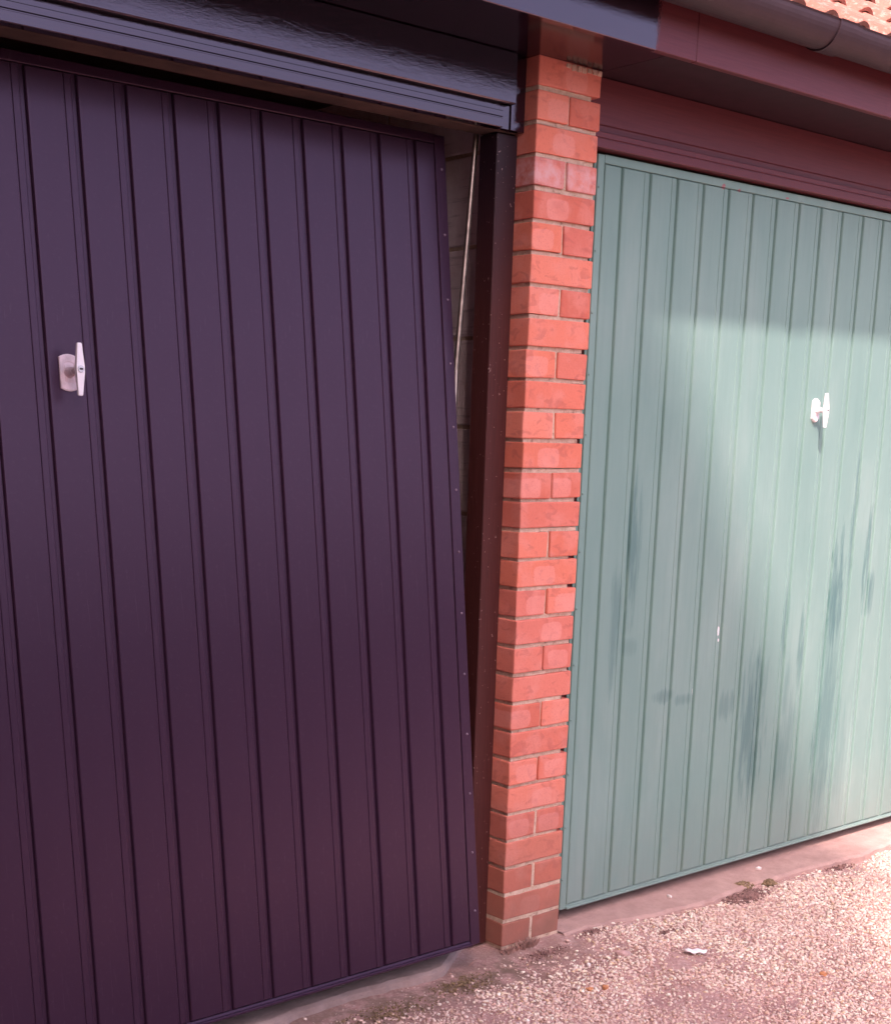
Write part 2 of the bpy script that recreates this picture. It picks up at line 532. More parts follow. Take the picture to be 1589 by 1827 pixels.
rough_slab('left_threshold', -2.6, -0.02, 0.20, lambda x: -0.022 + 0.006 * math.sin(x * 9) + 0.10 * max(0, x + 0.24) / 0.16, 0.010, M['sill'], 3)
rough_slab('right_threshold', 0.216, 3.2, 0.20, lambda x: -0.045 - 0.035 * min(1, max(0, (x - 0.35) / 0.5)) + 0.012 * math.sin(x * 7), 0.008, M['apron'], 5, 0.006)
o = box('garage_ceiling', -2.5, 2.6, 0.13, 4.9, 2.262, 2.28, M['roofwood']); tag(o, kind='structure')
o = box('garage_floor', -2.7, 3.2, 0.20, 5.2, -0.1, 0.006, M['floor']); tag(o, kind='structure')

o = meshobj('added_road', [(-60, -60, -.006), (60, -60, -.006), (60, -4.0, -.006), (-60, -4.0, -.006)], [(0, 1, 2, 3)], M['asphalt']); tag(o, kind='structure')  # unseen dark sheet added to cut ground bounce and darken the doors' reflections
# gravel --------------------------------------------------------------
def vnoise(x, y, s, seed):
    r = np.random.default_rng(seed)
    G = r.random((64, 64))
    X = x * s + 20; Y = y * s + 20
    xi = np.floor(X).astype(int); yi = np.floor(Y).astype(int)
    fx = X - xi; fy = Y - yi
    fx = fx * fx * (3 - 2 * fx); fy = fy * fy * (3 - 2 * fy)
    g = lambda a, b: G[a % 64, b % 64]
    return (g(xi, yi) * (1 - fx) + g(xi + 1, yi) * fx) * (1 - fy) + (g(xi, yi + 1) * (1 - fx) + g(xi + 1, yi + 1) * fx) * fy

def stone_proto(seed):
    r = random.Random(seed)
    bm = bmesh.new()
    bmesh.ops.create_icosphere(bm, subdivisions=1, radius=1.0)
    for v in bm.verts:
        v.co *= r.uniform(0.78, 1.15)
    bmesh.ops.triangulate(bm, faces=bm.faces)
    V = np.array([v.co[:] for v in bm.verts]); 
    bm.verts.index_update()
    F = np.array([[v.index for v in f.verts] for f in bm.faces])
    bm.free()
    return V, F

def build_gravel(name, N, x0, x1, y0, y1, smin, smax, dens, seed):
    r = np.random.default_rng(seed)
    x = r.uniform(x0, x1, N); y = r.uniform(y0, y1, N)
    keep = r.random(N) < dens(x, y)
    x = x[keep]; y = y[keep]; n = len(x)
    protos = [stone_proto(k) for k in range(10)]
    V0 = np.stack([p[0] for p in protos]); F0 = protos[0][1]
    FF = np.stack([p[1] for p in protos])
    idx = r.integers(0, 10, n)
    size = smin + (smax - smin) * r.random(n) ** 2.2
    sc = np.stack([size * r.uniform(0.9, 1.4, n), size * r.uniform(0.7, 1.05, n), size * r.uniform(0.42, 0.75, n)], 1)
    a = r.uniform(0, 2 * np.pi, n); t = r.normal(0, 0.35, n); u = r.normal(0, 0.35, n)
    ca, sa, ct, st, cu, su = np.cos(a), np.sin(a), np.cos(t), np.sin(t), np.cos(u), np.sin(u)
    Rz = np.zeros((n, 3, 3)); Rz[:, 0, 0] = ca; Rz[:, 0, 1] = -sa; Rz[:, 1, 0] = sa; Rz[:, 1, 1] = ca; Rz[:, 2, 2] = 1
    Rx = np.zeros((n, 3, 3)); Rx[:, 0, 0] = 1; Rx[:, 1, 1] = ct; Rx[:, 1, 2] = -st; Rx[:, 2, 1] = st; Rx[:, 2, 2] = ct
    Ry = np.zeros((n, 3, 3)); Ry[:, 1, 1] = 1; Ry[:, 0, 0] = cu; Ry[:, 0, 2] = su; Ry[:, 2, 0] = -su; Ry[:, 2, 2] = cu
    R = Rz @ Rx @ Ry
    P = V0[idx] * sc[:, None, :]
    P = np.einsum('nij,nkj->nki', R, P)
    z = -0.012 + 0.006 * np.sin(x * 2.3 + 1.0) * np.cos(y * 2.9) + 0.004 * np.sin(x * 7.1 + y * 5.3) + sc[:, 2] * r.uniform(0.1, 0.9, n)
    P += np.stack([x, y, z], 1)[:, None, :]
    nv = P.shape[1]
    F = FF[idx] + (np.arange(n) * nv)[:, None, None]
    nf = F0.shape[0]
    me = bpy.data.meshes.new(name)
    me.vertices.add(n * nv); me.vertices.foreach_set('co', P.reshape(-1).astype(np.float32))
    me.loops.add(n * nf * 3); me.loops.foreach_set('vertex_index', F.reshape(-1).astype(np.int32))
    me.polygons.add(n * nf)
    me.polygons.foreach_set('loop_start', (np.arange(n * nf) * 3).astype(np.int32))
    me.polygons.foreach_set('loop_total', np.full(n * nf, 3, np.int32))
    me.update(calc_edges=True)
    me.materials.append(M['gravel'])
    o = bpy.data.objects.new(name, me)
    link(o)
    print(name, n)
    return o

def dens_main(x, y):
    front = np.where(x > 0.23, -0.038 - 0.03 * np.clip((x - 0.35) / 0.5, 0, 1), -0.10)
    front = front + 0.06 * (vnoise(x, y, 9, 1) - 0.5)
    d = np.clip((front - y) / 0.07, 0, 1) + 0.10 * np.clip((front + 0.05 - y) / 0.05, 0, 1)
    patch = vnoise(x, y, 3.3, 2) * 0.6 + vnoise(x, y, 9.0, 3) * 0.4
    d = d * np.clip((patch - 0.25) / 0.20, 0.2, 1)
    # bare trodden strip in front of the pier and of the black door
    bare = np.exp(-(((x - 0.05) / 0.42) ** 2 + ((y + 0.15) / 0.11) ** 2))
    bare2 = np.exp(-(((x - 0.30) / 0.16) ** 2 + ((y + 0.33) / 0.06) ** 2))
    d = d * np.clip(1.05 - 0.9 * bare - 0.8 * bare2, 0.04, 1)
    d = np.where(x < -0.25, d * np.clip((-0.10 - y) / 0.22, 0.05, 1), d)
    return np.clip(d + 0.015, 0, 1)
g1 = build_gravel('gravel', 115000, -0.95, 2.6, -1.15, -0.02, 0.0025, 0.0066, dens_main, 21)
tag(g1, 'pink and cream pea gravel spread over the yard', 'gravel', kind='stuff')
g2 = build_gravel('loose_gravel', 26000, -2.4, 3.4, -3.2, -1.12, 0.005, 0.012, lambda x, y: np.full_like(x, 0.9), 22)
tag(g2, 'coarser gravel of the yard nearer the viewer', 'gravel', kind='stuff')
g3 = build_gravel('grit', 18000, -0.95, 2.4, -0.95, 0.0, 0.0010, 0.0026,
                  lambda x, y: np.where(x > 0.23, np.clip((-0.02 - y) / 0.2, 0.03, 1), np.clip((-0.03 - y) / 0.1, 0.05, 1)), 23)
tag(g3, 'fine pink grit scattered between the gravel and the thresholds', 'grit', kind='stuff')

# ------------------------------------------------------------------ brick pier
COURSE = 0.075
BH = 0.065
pier = empty('brick_pier', (0, 0, 0), 'narrow red brick pier standing between the black door and the green door', 'brick pier')
def brick_mesh(name, wx, wy, seed):
    random.seed(seed)
    bm = bmesh.new()
    bmesh.ops.create_cube(bm, size=1.0)
    for v in bm.verts:
        v.co = Vector((v.co.x * wx, v.co.y * wy, v.co.z * BH))
        v.co += Vector((random.uniform(-.0016, .0016), random.uniform(-.0012, .0012), random.uniform(-.0016, .0016)))
    bmesh.ops.bevel(bm, geom=list(bm.edges), offset=0.0032, segments=2, affect='EDGES', profile=0.6)
    for v in bm.verts:
        v.co += Vector((random.uniform(-.0004, .0004), random.uniform(-.0003, .0003), random.uniform(-.0006, .0006)))
    bmesh.ops.recalc_face_normals(bm, faces=bm.faces)
    me = bpy.data.meshes.new(name)
    bm.to_mesh(me); bm.free()
    me.materials.append(M['brick'])
    return me
st = [brick_mesh('brick', 0.2145, 0.1025, 100 + i) for i in range(5)]
hd = [brick_mesh('brick', 0.1025, 0.1180, 200 + i) for i in range(5)]
random.seed(5)
for c in range(1, 31):
    zc = (30 - c) * COURSE + 0.010 + BH / 2 - 0.004
    if c % 2 == 1:
        items = [(st, 0.1075, 0.0515)]
    else:
        items = [(hd, 0.0515, 0.0592), (hd, 0.1635, 0.0592)]
    for (pool, x, y) in items:
        b = bpy.data.objects.new('brick', random.choice(pool))
        b.location = (x + random.uniform(-.0012, .0012), y + random.uniform(-.0014, .0014), zc + random.uniform(-.001, .001))
        b.rotation_euler = (random.uniform(-.004, .004), random.uniform(-.005, .005), random.uniform(-.006, .006))
        link(b, pier)
# mortar: recessed joints, flush and sloppy on the three lowest courses
def mortar():
    bm = bmesh.new()
    box_bm(0.009, 0.184, 0.0120, 0.119, -0.05, 2.242, bm=bm)
    for c in range(1, 31):
        z0 = (30 - c) * COURSE - 0.004
        low = c >= 28
        d = 0.0008 if low else random.uniform(.0050, .0085)
        x1 = 0.214 if low else random.choice([0.188, 0.194, 0.200, 0.206, 0.211, 0.213])
        box_bm(0.0015 if low else 0.0065, x1, d, 0.1185, z0 - .0005, z0 + 0.0106, 0.0, 1, 0.0, bm=bm)
        if c % 2 == 0:
            box_bm(0.1025, 0.1130, d + random.uniform(-.003, .001) * (0 if low else 1), 0.118, z0 + .01, z0 + 0.0752, bm=bm)
    bmesh.ops.subdivide_edges(bm, edges=[e for e in bm.edges if e.calc_length() > 0.06 and abs(e.verts[0].co.z - e.verts[1].co.z) < .001], cuts=10)
    for v in bm.verts:
        if v.co.y < 0.01:
            v.co.y += random.uniform(-.0012, .0012)
            v.co.z += random.uniform(-.0008, .0008)
    return bm_obj('mortar', mortar_clean(bm), M['mortar'], pier)
def mortar_clean(bm):
    bmesh.ops.triangulate(bm, faces=bm.faces)
    return bm
mortar()
# mortar smear on the top course against the soffit
random.seed(9)
bm = bmesh.new()
for i in range(7):
    x = 0.09 + i * 0.018
    box_bm(x, x + 0.016, -0.003, 0.03, 2.234 - random.uniform(0, .006), 2.2425, 0.002, 1, .0012, bm=bm)
bm_obj('mortar_smear', bm, M['mortar'], pier)

# ------------------------------------------------------------------ doors
S = 0.1104
NR = 19
WIDTH = 0.0995 * 2 + S * (NR - 2)
DH = 2.030
def rib_mesh(name, wid, mat, crease=True, z0=0.012, z1=2.009, depth=0.0085, gl=0.0045, gr=0.0045):
    a, b = gl, wid - gr
    prof = [(a, depth), (a + .0016, .0022), (a + .0034, .0003), (a + .0060, 0.0)]
    if crease:
        prof += [(wid - .0262, 0.0), (wid - .0249, .0019), (wid - .0236, .0019), (wid - .0222, .0)]
    prof += [(b - .0060, 0.0), (b - .0034, .0003), (b - .0016, .0022), (b, depth)]
    zs = [(z0, 0.0, depth), (z0 + .0012, 0.0, .0026), (z0 + .004, 0.0, 0.0), (z1 - .004, 0.0, 0.0), (z1 - .0012, 0, .0026), (z1, 0.0, depth)]
    vs, fs = [], []
    n = len(prof)
    for (z, _, push) in zs:
        for (x, y) in prof:
            xx = x
            if push > 0.005:                      # rounded plan corners
                k = min(1.0, min(x - a, b - x) / 0.008)
                zz = z + (1 - k) * 0.003 * (1 if z < 1 else -1)
            else:
                zz = z
            vs.append((xx, max(y, push), zz))
    for i in range(len(zs) - 1):
        for j in range(n - 1):
            p = i * n + j
            fs.append((p, p + 1, p + 1 + n, p + n))
    me = bpy.data.meshes.new(name)
    me.from_pydata(vs, [], fs)
    bm = bmesh.new(); bm.from_mesh(me)
    bmesh.ops.recalc_face_normals(bm, faces=bm.faces)
    # make the outside face the front (-y)
    if sum(f.normal.y * f.calc_area() for f in bm.faces) > 0:
        bmesh.ops.reverse_faces(bm, faces=bm.faces)
    bm.to_mesh(me); bm.free()
    me.materials.append(mat)
    return me

def make_handle(door, x, z, plate_mat, lever_mat, roll, plate_w, plate_h, reach, plate_th):
    # lever: long tapered diamond bar, centre thick
    L = 0.052
    outline = [(-.0050, L), (.0050, L), (.0088, 0.006), (.0092, 0.0), (.0088, -.006), (.0050, -L), (-.0050, -L), (-.0088, -.006), (-.0092, 0.0), (-.0088, .006)]
    bm = bmesh.new()
    F = [bm.verts.new((px, -reach - .0075 + abs(pz) * .06, pz)) for px, pz in outline]
    Bk = [bm.verts.new((px, -reach + .0035 - abs(pz) * .02, pz)) for px, pz in outline]
    n = len(outline)
    bm.faces.new(F); bm.faces.new(Bk[::-1])
    for i in range(n):
        bm.faces.new((F[i], Bk[i], Bk[(i + 1) % n], F[(i + 1) % n]))
    bmesh.ops.bevel(bm, geom=[e for e in bm.edges], offset=0.0012, segments=2, affect='EDGES')
    h = bm_obj('handle', bm, lever_mat, door, loc=(x, 0, z))
    h.rotation_euler = (0, roll, 0)
    # backplate: straight sides, arched ends, dished
    bm = bmesh.new()
    prof = []
    hw, hh = plate_w / 2, plate_h / 2
    arch = 0.006 if plate_w > .03 else 0.011
    for i in range(9):
        t = -1 + 2 * i / 8
        prof.append((hw * t, hh - arch * t * t))
    for i in range(9):
        t = 1 - 2 * i / 8
        prof.append((hw * t, -hh + arch * t * t))
    rings = []
    for (k, y) in ((1.0, 0.0005), (1.0, -plate_th * .7), (0.93, -plate_th), (0.62, -plate_th), (0.55, -plate_th + .0012), (0.40, -plate_th - .0005)):
        rings.append([bm.verts.new((px * k, y, pz * (k if k > .9 else k * 1.0))) for px, pz in prof])
    m = len(prof)
    for r_ in range(len(rings) - 1):
        for i in range(m):
            bm.faces.new((rings[r_][i], rings[r_][(i + 1) % m], rings[r_ + 1][(i + 1) % m], rings[r_ + 1][i]))
    bm.faces.new(rings[-1]); bm.faces.new(rings[0][::-1])
    bp = bm_obj('backplate', bm, plate_mat, h)
    bp.rotation_euler = (0, -roll, 0)
    bm = cyl_bm((0, -plate_th * .6, 0), (0, -reach * .55, 0), .0115, .0085, 24)
    bm = cyl_bm((0, -reach * .55, 0), (0, -reach + .001, 0), .0075, .0075, 24, bm)
    bm_obj('stem', bm, plate_mat, h, smooth=False)
    yb = -reach - .0075
    bm = cyl_bm((0, yb + .004, 0), (0, yb - .0012, 0), .0068, .0066, 24)
    bm_obj('lock_barrel', bm, M['lock'] if plate_w > .03 else lever_mat, h)
    bm_obj('keyhole', box_bm(-.0034, .0034, yb - .0022, yb, -.0018, .0018), M['dark'], h)
    return h

def make_door(name, origin, tilt, mat, label, handle, first_left, rail_mat=None):
    """origin = world position of the lower corner nearest the pier; first_left True when the pier is on the left of the door"""
    d = empty(name, origin, label, 'garage door')
    d.rotation_euler = (tilt, 0, 0)
    xL = 0.0 if first_left else -WIDTH          # local x of the left edge
    rib = rib_mesh('panel', S, mat)
    side_w = 0.0995 - 0.033
    sideL = rib_mesh('panel', side_w, mat, crease=False, gl=0.0012)
    sideR = rib_mesh('panel', side_w, mat, crease=False, gr=0.0012)
    for k in range(NR):
        if k == 0: me, x = sideL, xL + 0.033
        elif k == NR - 1: me, x = sideR, xL + 0.0995 + S * (NR - 2)
        else: me, x = rib, xL + 0.0995 + S * (k - 1)
        o = bpy.data.objects.new('panel', me)
        o.location = (x, 0, 0)
        link(o, d)
    box('door_skin', xL + .002, xL + WIDTH - .002, .0083, .0115, .003, DH - .003, mat, d)
    box('edge_strip', xL + (.009 if first_left else 0), xL + .0325, .0012, .030, 0, DH, mat, d, bev=.0015)
    box('edge_strip', xL + WIDTH - .0325, xL + WIDTH, .0012, .030, 0, DH, mat, d, bev=.0015)
    box('top_rail', xL + .0328, xL + WIDTH - .0328, .0008, .030, 2.0095, DH + .001, mat, d, bev=.0014)
    # bottom rail: folded lip a little proud of the ribs
    prof = [(.030, -.001), (-.0035, -.001), (-.0048, .0005), (-.0048, .0045), (-.0035, .0058), (.0030, .0062), (.0045, .0114), (.030, .0116)]
    o = extrude_x('bottom_rail', prof, xL + .0328, xL + WIDTH - .0328, rail_mat or mat, d)
    # rivets down the edge strip that shows
    bm0 = bmesh.new()
    bmesh.ops.create_uvsphere(bm0, u_segments=10, v_segments=6, radius=0.0032)
    me = bpy.data.meshes.new('rivet'); bm0.to_mesh(me); bm0.free(); me.materials.append(M['rivet'] if not first_left else mat)
    xr = xL + WIDTH - .014 if not first_left else xL + .014
    for i in range(13):
        o = bpy.data.objects.new('rivet', me)
        o.location = (xr, .0012, .09 + i * .155)
        link(o, d)
    for xs_ in (xL + .012, xL + WIDTH - .012):     # stiffening channels behind
        box('back_channel', xs_ - .011 if xs_ > xL + .5 else xs_ - .011, xs_ + .011, .0302, .045, .02, DH - .02, M['rivet'], d)
    make_handle(d, *handle)
    return d

# black door, open a hand's width: top leaning in, bottom kicked out
tilt = -math.atan2(0.239, 2.016)
nL = Vector((0, 2.016, -0.239)).normalized()
o_l = Vector((-.12, -.0432, .0588))
upv = Vector((0, .239, 2.016)).normalized()
hp = Vector((-1.1637, 0.1241, 1.4685)) - o_l
hx, hz = hp.x, hp.dot(upv)
black_door = make_door('garage_door', o_l, tilt, M['black'], 'aubergine black up-and-over garage door standing ajar with its foot kicked out', 
          (hx, hz, M['white_dirty'], M['white'], math.radians(3), .040, .074, .050, .0045), False)
green_door = make_door('garage_door', Vector((.26, .046, .038)), 0.0, M['green'], 'stained pale green ribbed garage door shut tight right of the brick pier',
          (1.2901 - .26, 1.4564 - .038, M['white'], M['white'], math.radians(-2), .030, .072, .040, .010), True)
# lifting arm of the black door, seen through the gap
inv = black_door.matrix_basis.inverted()
p0 = inv @ Vector((-0.0565, .150, 2.108)); p1 = inv @ Vector((-0.1005, .150, 1.52)); 
p2 = p0 + (p1 - p0) * 2.6
p2.y = 0.05
mid = p1.copy()
bm = cyl_bm(p0, p1, .0066, .0066, 14)
cyl_bm(p1, p2, .0066, .0066, 14, bm)
bm_obj('lifting_arm', bm, M['steel'], black_door)
# maroon boot scuffs are left to the material; a bracket at the arm's foot
box('arm_bracket', p2.x - .02, p2.x + .02, .032, .058, p2.z - .05, p2.z + .03, M['rivet'], black_door, bev=.002)

# ------------------------------------------------------------------ timber door frames
def frame(x0, x1, label):
    """opening between two jambs, x0..x1 are the outer edges"""
    f = empty('door_frame', (x0, 0.09, 0), label, 'door frame')
    def part(nm, a, b, c_, d_, e, g_, mat, bev=.002):
        return box(nm, a - x0, b - x0, c_ - .09, d_ - .09, e, g_, mat, f, bev=bev)
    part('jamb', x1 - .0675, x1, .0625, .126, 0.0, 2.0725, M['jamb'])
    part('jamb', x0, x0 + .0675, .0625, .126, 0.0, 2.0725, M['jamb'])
    part('head', x0, x1, .060, .126, 2.0750, 2.2425, M['roofwood'])
    return f, x0
def head_mould(f, x0, xa, xb, y, name='head_moulding'):
    # lower strips with two grooves
    Y = lambda v: v - .09
    prof = [(Y(.0595), 2.0765), (Y(y + .0015), 2.0765), (Y(y), 2.0780), (Y(y), 2.0960), (Y(y + .0030), 2.0975), (Y(y + .0030), 2.0995), (Y(y), 2.1010),
            (Y(y), 2.1125), (Y(y + .0015), 2.1140), (Y(y + .0130), 2.1145), (Y(y + .0130), 2.1310), (Y(.0595), 2.1310)]
    extrude_x(name, prof, xa - x0, xb - x0, M['timber'], f, nx=1)
def head_board(f, x0, xa, xb, y, zb, ztop=2.2425):
    Y = lambda v: v - .09
    prof = [(Y(.0595), zb), (Y(y + .003), zb), (Y(y), zb + .003), (Y(y), ztop), (Y(.0595), ztop)]
    extrude_x('head_board', prof, xa - x0, xb - x0, M['timber'], f, nx=1)
fl, fx = frame(-2.50, -0.001, 'black-stained timber frame with a tall glossy head board around the open black door')
head_mould(fl, fx, -2.499, -0.083, .030)
head_board(fl, fx, -2.499, -0.049, .024, 2.1315)
box('head_block', -.0480 - fx, -.0025 - fx, .040 - .09, .0590 - .09, 2.0765, 2.2420, M['timber'], fl, bev=.001)
box('head_block', -.0825 - fx, -.0485 - fx, .044 - .09, .0590 - .09, 2.0770, 2.1305, M['timber'], fl, bev=.001)
fr, fx2 = frame(0.2165, 2.60, 'old maroon timber frame with grooved head around the closed green door')
head_mould(fr, fx2, 0.2175, 2.599, .022)
head_board(fr, fx2, 0.2175, 2.599, .034, 2.1315)

# ------------------------------------------------------------------ eaves
eaves = empty('eaves', (0, -.2, 2.244), 'dark boarded eaves, fresh gloss at left and worn maroon at right', 'eaves')
def epart(nm, a, b, c_, d_, e, g_, mat, bev=.0015):
    return box(nm, a, b, c_ + .2, d_ + .2, e - 2.244, g_ - 2.244, mat, eaves, bev=bev)
epart('soffit_board', -3.2, .2195, -.1985, .2, 2.2450, 2.2560, M['soffit_gloss'])
epart('soffit_board', .2205, 3.2, -.1985, .2, 2.2450, 2.2560, M['soffit'])
epart('fascia_board', -3.2, .3045, -.2180, -.1990, 2.2430, 2.415, M['timber'])
epart('fascia_board', .3055, 3.2, -.2180, -.1990, 2.2430, 2.415, M['timber'])

# gutter -----------------------------------------------------------------
gut = empty('gutter', (0, -.279, 2.385), 'brown half round plastic gutter along the eaves below the tiles', 'gutter')
def half_round(nm, xa, xb, r, th, dz=0, lip=True, mat=None):
    n = 20
    vs, fs = [], []
    prof = []
    for i in range(n + 1):
        a = math.pi + math.pi * i / n
        prof.append((r * math.cos(a), r * math.sin(a) + dz))
    prof.insert(0, (-r - .003 if lip else -r, 0.004 + dz)); 
    inner = [(-(r - th), 0.004 + dz)] + [((r - th) * math.cos(math.pi + math.pi * i / n), (r - th) * math.sin(math.pi + math.pi * i / n) + dz) for i in range(n + 1)]
    ring = prof + inner[::-1]
    o = extrude_x(nm, ring, xa, xb, mat or M['gutter'], gut)
    me = o.data
    return o
half_round('gutter_length', -3.2, .80, .0555, .003)
half_round('gutter_length', .80, 3.2, .0540, .003, dz=-.001)
half_round('gutter_joint', .70, .775, .0595, .003, lip=True)
for xb_ in (-1.9, -.9, 1.35, 2.25):
    half_round('gutter_bracket', xb_, xb_ + .022, .0580, .0022)
    box('bracket_arm', xb_, xb_ + .022, .050, .0605, -.06, .012, M['gutter'], bpy.data.objects[gut.children[-1].name], bev=.001)

# roof --------------------------------------------------------------------
roof = empty('tiled_roof', (0, -.25, 2.405), 'weathered pinkish clay tile roof above the gutter', 'roof')
pitch = math.radians(32)
TW, TL, GA = 0.280, 0.42, 0.32
def tile_mesh(seed):
    random.seed(seed)
    nx, prof = 20, []
    for i in range(nx + 1):
        u = i / nx
        # two rounded rolls per tile
        h = 0.0
        for cu in (0.22, 0.72):
            dd = (u - cu) / 0.15
            if abs(dd) < 1: h += 0.024 * math.cos(dd * math.pi / 2) ** 0.8
        prof.append((u * TW, h))
    rows = [0.0, 0.004, 0.05, 0.2, TL]
    vs, fs = [], []
    for ri, v in enumerate(rows):
        for (x, h) in prof:
            vs.append((x, v, h - (0.003 if ri == 0 else 0) + random.uniform(-.0006, .0006)))
    n = nx + 1
    for i in range(len(rows) - 1):
        for j in range(nx):
            p = i * n + j
            fs.append((p, p + 1, p + 1 + n, p + n))
    base = len(vs)
    for ri, v in enumerate(rows):
        for (x, h) in prof:
            vs.append((x, v + (.001 if ri == 0 else 0), h - .014))
    for i in range(len(rows) - 1):
        for j in range(nx):
            p = base + i * n + j
            fs.append((p, p + n, p + 1 + n, p + 1))
    for j in range(nx):
        fs.append((j, base + j, base + j + 1, j + 1))
    for i in range(len(rows) - 1):
        a = i * n; b = a + n
        fs.append((a, b, base + b, base + a))
        a = i * n + nx; b = a + n
        fs.append((a, base + a, base + b, b))
    me = bpy.data.meshes.new('roof_tile')
    me.from_pydata(vs, [], fs)
    me.materials.append(M['tile'])
    me.polygons.foreach_set('use_smooth', [False] * len(me.polygons))
    return me
tms = [tile_mesh(i) for i in range(4)]
random.seed(3)
for row in range(5):
    for col in range(22):
        x = -3.1 + col * TW + (0.14 if row % 2 else 0)
        o = bpy.data.objects.new('roof_tile', tms[random.randrange(4)])
        v = row * GA - 0.03
        o.location = (x + random.uniform(-.002, .002), v * math.cos(pitch) - .02 * 0, v * math.sin(pitch) + .020)
        o.rotation_euler = (pitch - math.radians(3.0) + random.uniform(-.006, .006), 0, random.uniform(-.006, .006))
        link(o, roof)
# mortar-stopped roll ends (dark moss and grit in the open ends)
def deck_piece(name, xa, xb, ya, yb, mat, lift=0.0):
    T = math.tan(pitch)
    z = lambda y: (y + .25) * T + .004 + lift
    vs_ = [(xa, ya + .25, z(ya) ), (xb, ya + .25, z(ya)), (xb, yb + .25, z(yb)), (xa, yb + .25, z(yb))]
    vs_ += [(x_, y_, z_ - .024) for (x_, y_, z_) in vs_]
    meshobj(name, vs_, [(0, 1, 2, 3), (4, 7, 6, 5), (0, 4, 5, 1), (1, 5, 6, 2), (2, 6, 7, 3), (3, 7, 4, 0)], mat, roof)
deck_piece('roof_deck', -3.2, 3.2, -.26, 2.75, M['roofwood'])
bk = meshobj('rear_slope', [(-3.2, 3.0, 3.01 * math.tan(pitch)), (3.2, 3.0, 3.01 * math.tan(pitch)), (3.2, 6.0, .1), (-3.2, 6.0, .1),
                            (-3.2, 3.0, 3.01 * math.tan(pitch) - .03), (3.2, 3.0, 3.01 * math.tan(pitch) - .03), (3.2, 6.0, .07), (-3.2, 6.0, .07)],
             [(0, 1, 2, 3), (4, 7, 6, 5), (0, 4, 5, 1), (1, 5, 6, 2), (2, 6, 7, 3), (3, 7, 4, 0)], M['tile'], roof)

# ------------------------------------------------------------------ inside walls
bw = empty('block_wall', (.002, .129, 0), 'pinkish grey blockwork party wall glimpsed through the gap beside the black door', 'wall')
bl = []
for i in range(3):
    bm = box_bm(0, .211, 0, .440, 0, .215, .003, 1, .0008)
    me = bpy.data.meshes.new('block'); bmesh.ops.recalc_face_normals(bm, faces=bm.faces); bm.to_mesh(me); bm.free(); me.materials.append(M['block']); bl.append(me)
for c in range(10):
    for k in range(10):
        o = bpy.data.objects.new('block', bl[(c * 3 + k) % 3])
        o.location = (random.uniform(-.001, .001), k * .45 + (0 if c % 2 else -.225) + .0, c * .225 + .036)
        if c % 2 == 0 and k == 0:
            o.scale = (1, .48, 1); o.location.y = 0.003
        link(o, bw)
box('mortar', .006, .205, .003, 4.4, -.05, 2.30, M['mortar'], bw)

gl_ = empty('garage_wall', (-2.6, .22, 0), 'far side wall of the garage behind the black door', 'wall')
box('wall_face', -.1, 0, 0, 4.6, -.05, 2.35, M['block'], gl_)
gb_ = empty('rear_wall', (0, 4.9, 0), 'back wall closing the garages at the rear', 'wall')
box('wall_face', -2.7, 3.2, 0, .1, -.05, 2.4, M['block'], gb_)
gr_ = empty('end_pier', (2.62, 0, 0), 'brick end pier beyond the green door', 'brick pier')
box('pier_body', 0, .5, 0, 4.9, -.05, 2.243, M['brick'], gr_, bev=.003)
gr2 = empty('corner_pier', (-3.02, 0, 0), 'brick end pier beyond the black door', 'brick pier')
box('pier_body', 0, .5, 0, 4.9, -.05, 2.243, M['brick'], gr2, bev=.003)

# ------------------------------------------------------------------ neighbouring house whose eaves line throws the slanting shade on the green door
HX, HZ = -3.6, 8.0
house = empty('neighbouring_house', (HX, -7, 0), 'two storey brick house left of the yard that shades the doors', 'house')
box('wall', -6.0, 0.0, 2.30, 12.0, -.1, HZ - .1, M['housebrick'], house)
meshobj('roof', [(.25, 2.25, HZ - .12), (.25, 12.2, HZ - .12), (.25, 12.2, HZ), (.25, 2.25, HZ), (-3.0, 2.25, HZ + 1.6), (-3.0, 12.2, HZ + 1.6), (-6.3, 2.25, HZ - .1), (-6.3, 12.2, HZ - .1)],
        [(0, 1, 2, 3), (3, 2, 5, 4), (4, 5, 7, 6), (6, 7, 1, 0), (0, 3, 4, 6), (1, 7, 5, 2)], M['slate'], house)

r_ = np.random.default_rng(4)
NL = 9000
hp_ = np.stack([r_.uniform(-8, 26, NL), -9.5 + r_.normal(0, .28, NL), 2.3 * r_.random(NL) ** .8], 1)
q_ = r_.normal(0, .11, (NL, 4, 3)) + hp_[:, None, :]
added_hedge = meshobj('added_hedge', q_.reshape(-1, 3), [tuple(range(4 * i, 4 * i + 4)) for i in range(NL)], M['leaf'])  # unseen foliage added so the paint reflects a dark horizon
tag(added_hedge, 'unseen clipped greenery added behind the viewer to darken reflections in the paint', 'added_hedge')

# ------------------------------------------------------------------ small loose things in the gravel
def lump(name, x, y, rx, ry, rz, mat, seed, label, cat, group=None, sub=2, jit=.22, kind=None, z=None):
    r = random.Random(seed)
    bm = bmesh.new()
    bmesh.ops.create_icosphere(bm, subdivisions=sub, radius=1.0)
    for v in bm.verts:
        v.co *= 1 + r.uniform(-jit, jit)
        v.co = Vector((v.co.x * rx, v.co.y * ry, v.co.z * rz))
    o = bm_obj(name, bm, mat, None, smooth=False, loc=(x, y, (hgt(x, y) if z is None else z) + rz * .55))
    o.rotation_euler = (0, 0, r.uniform(0, 3))
    return tag(o, label, cat, group, kind)

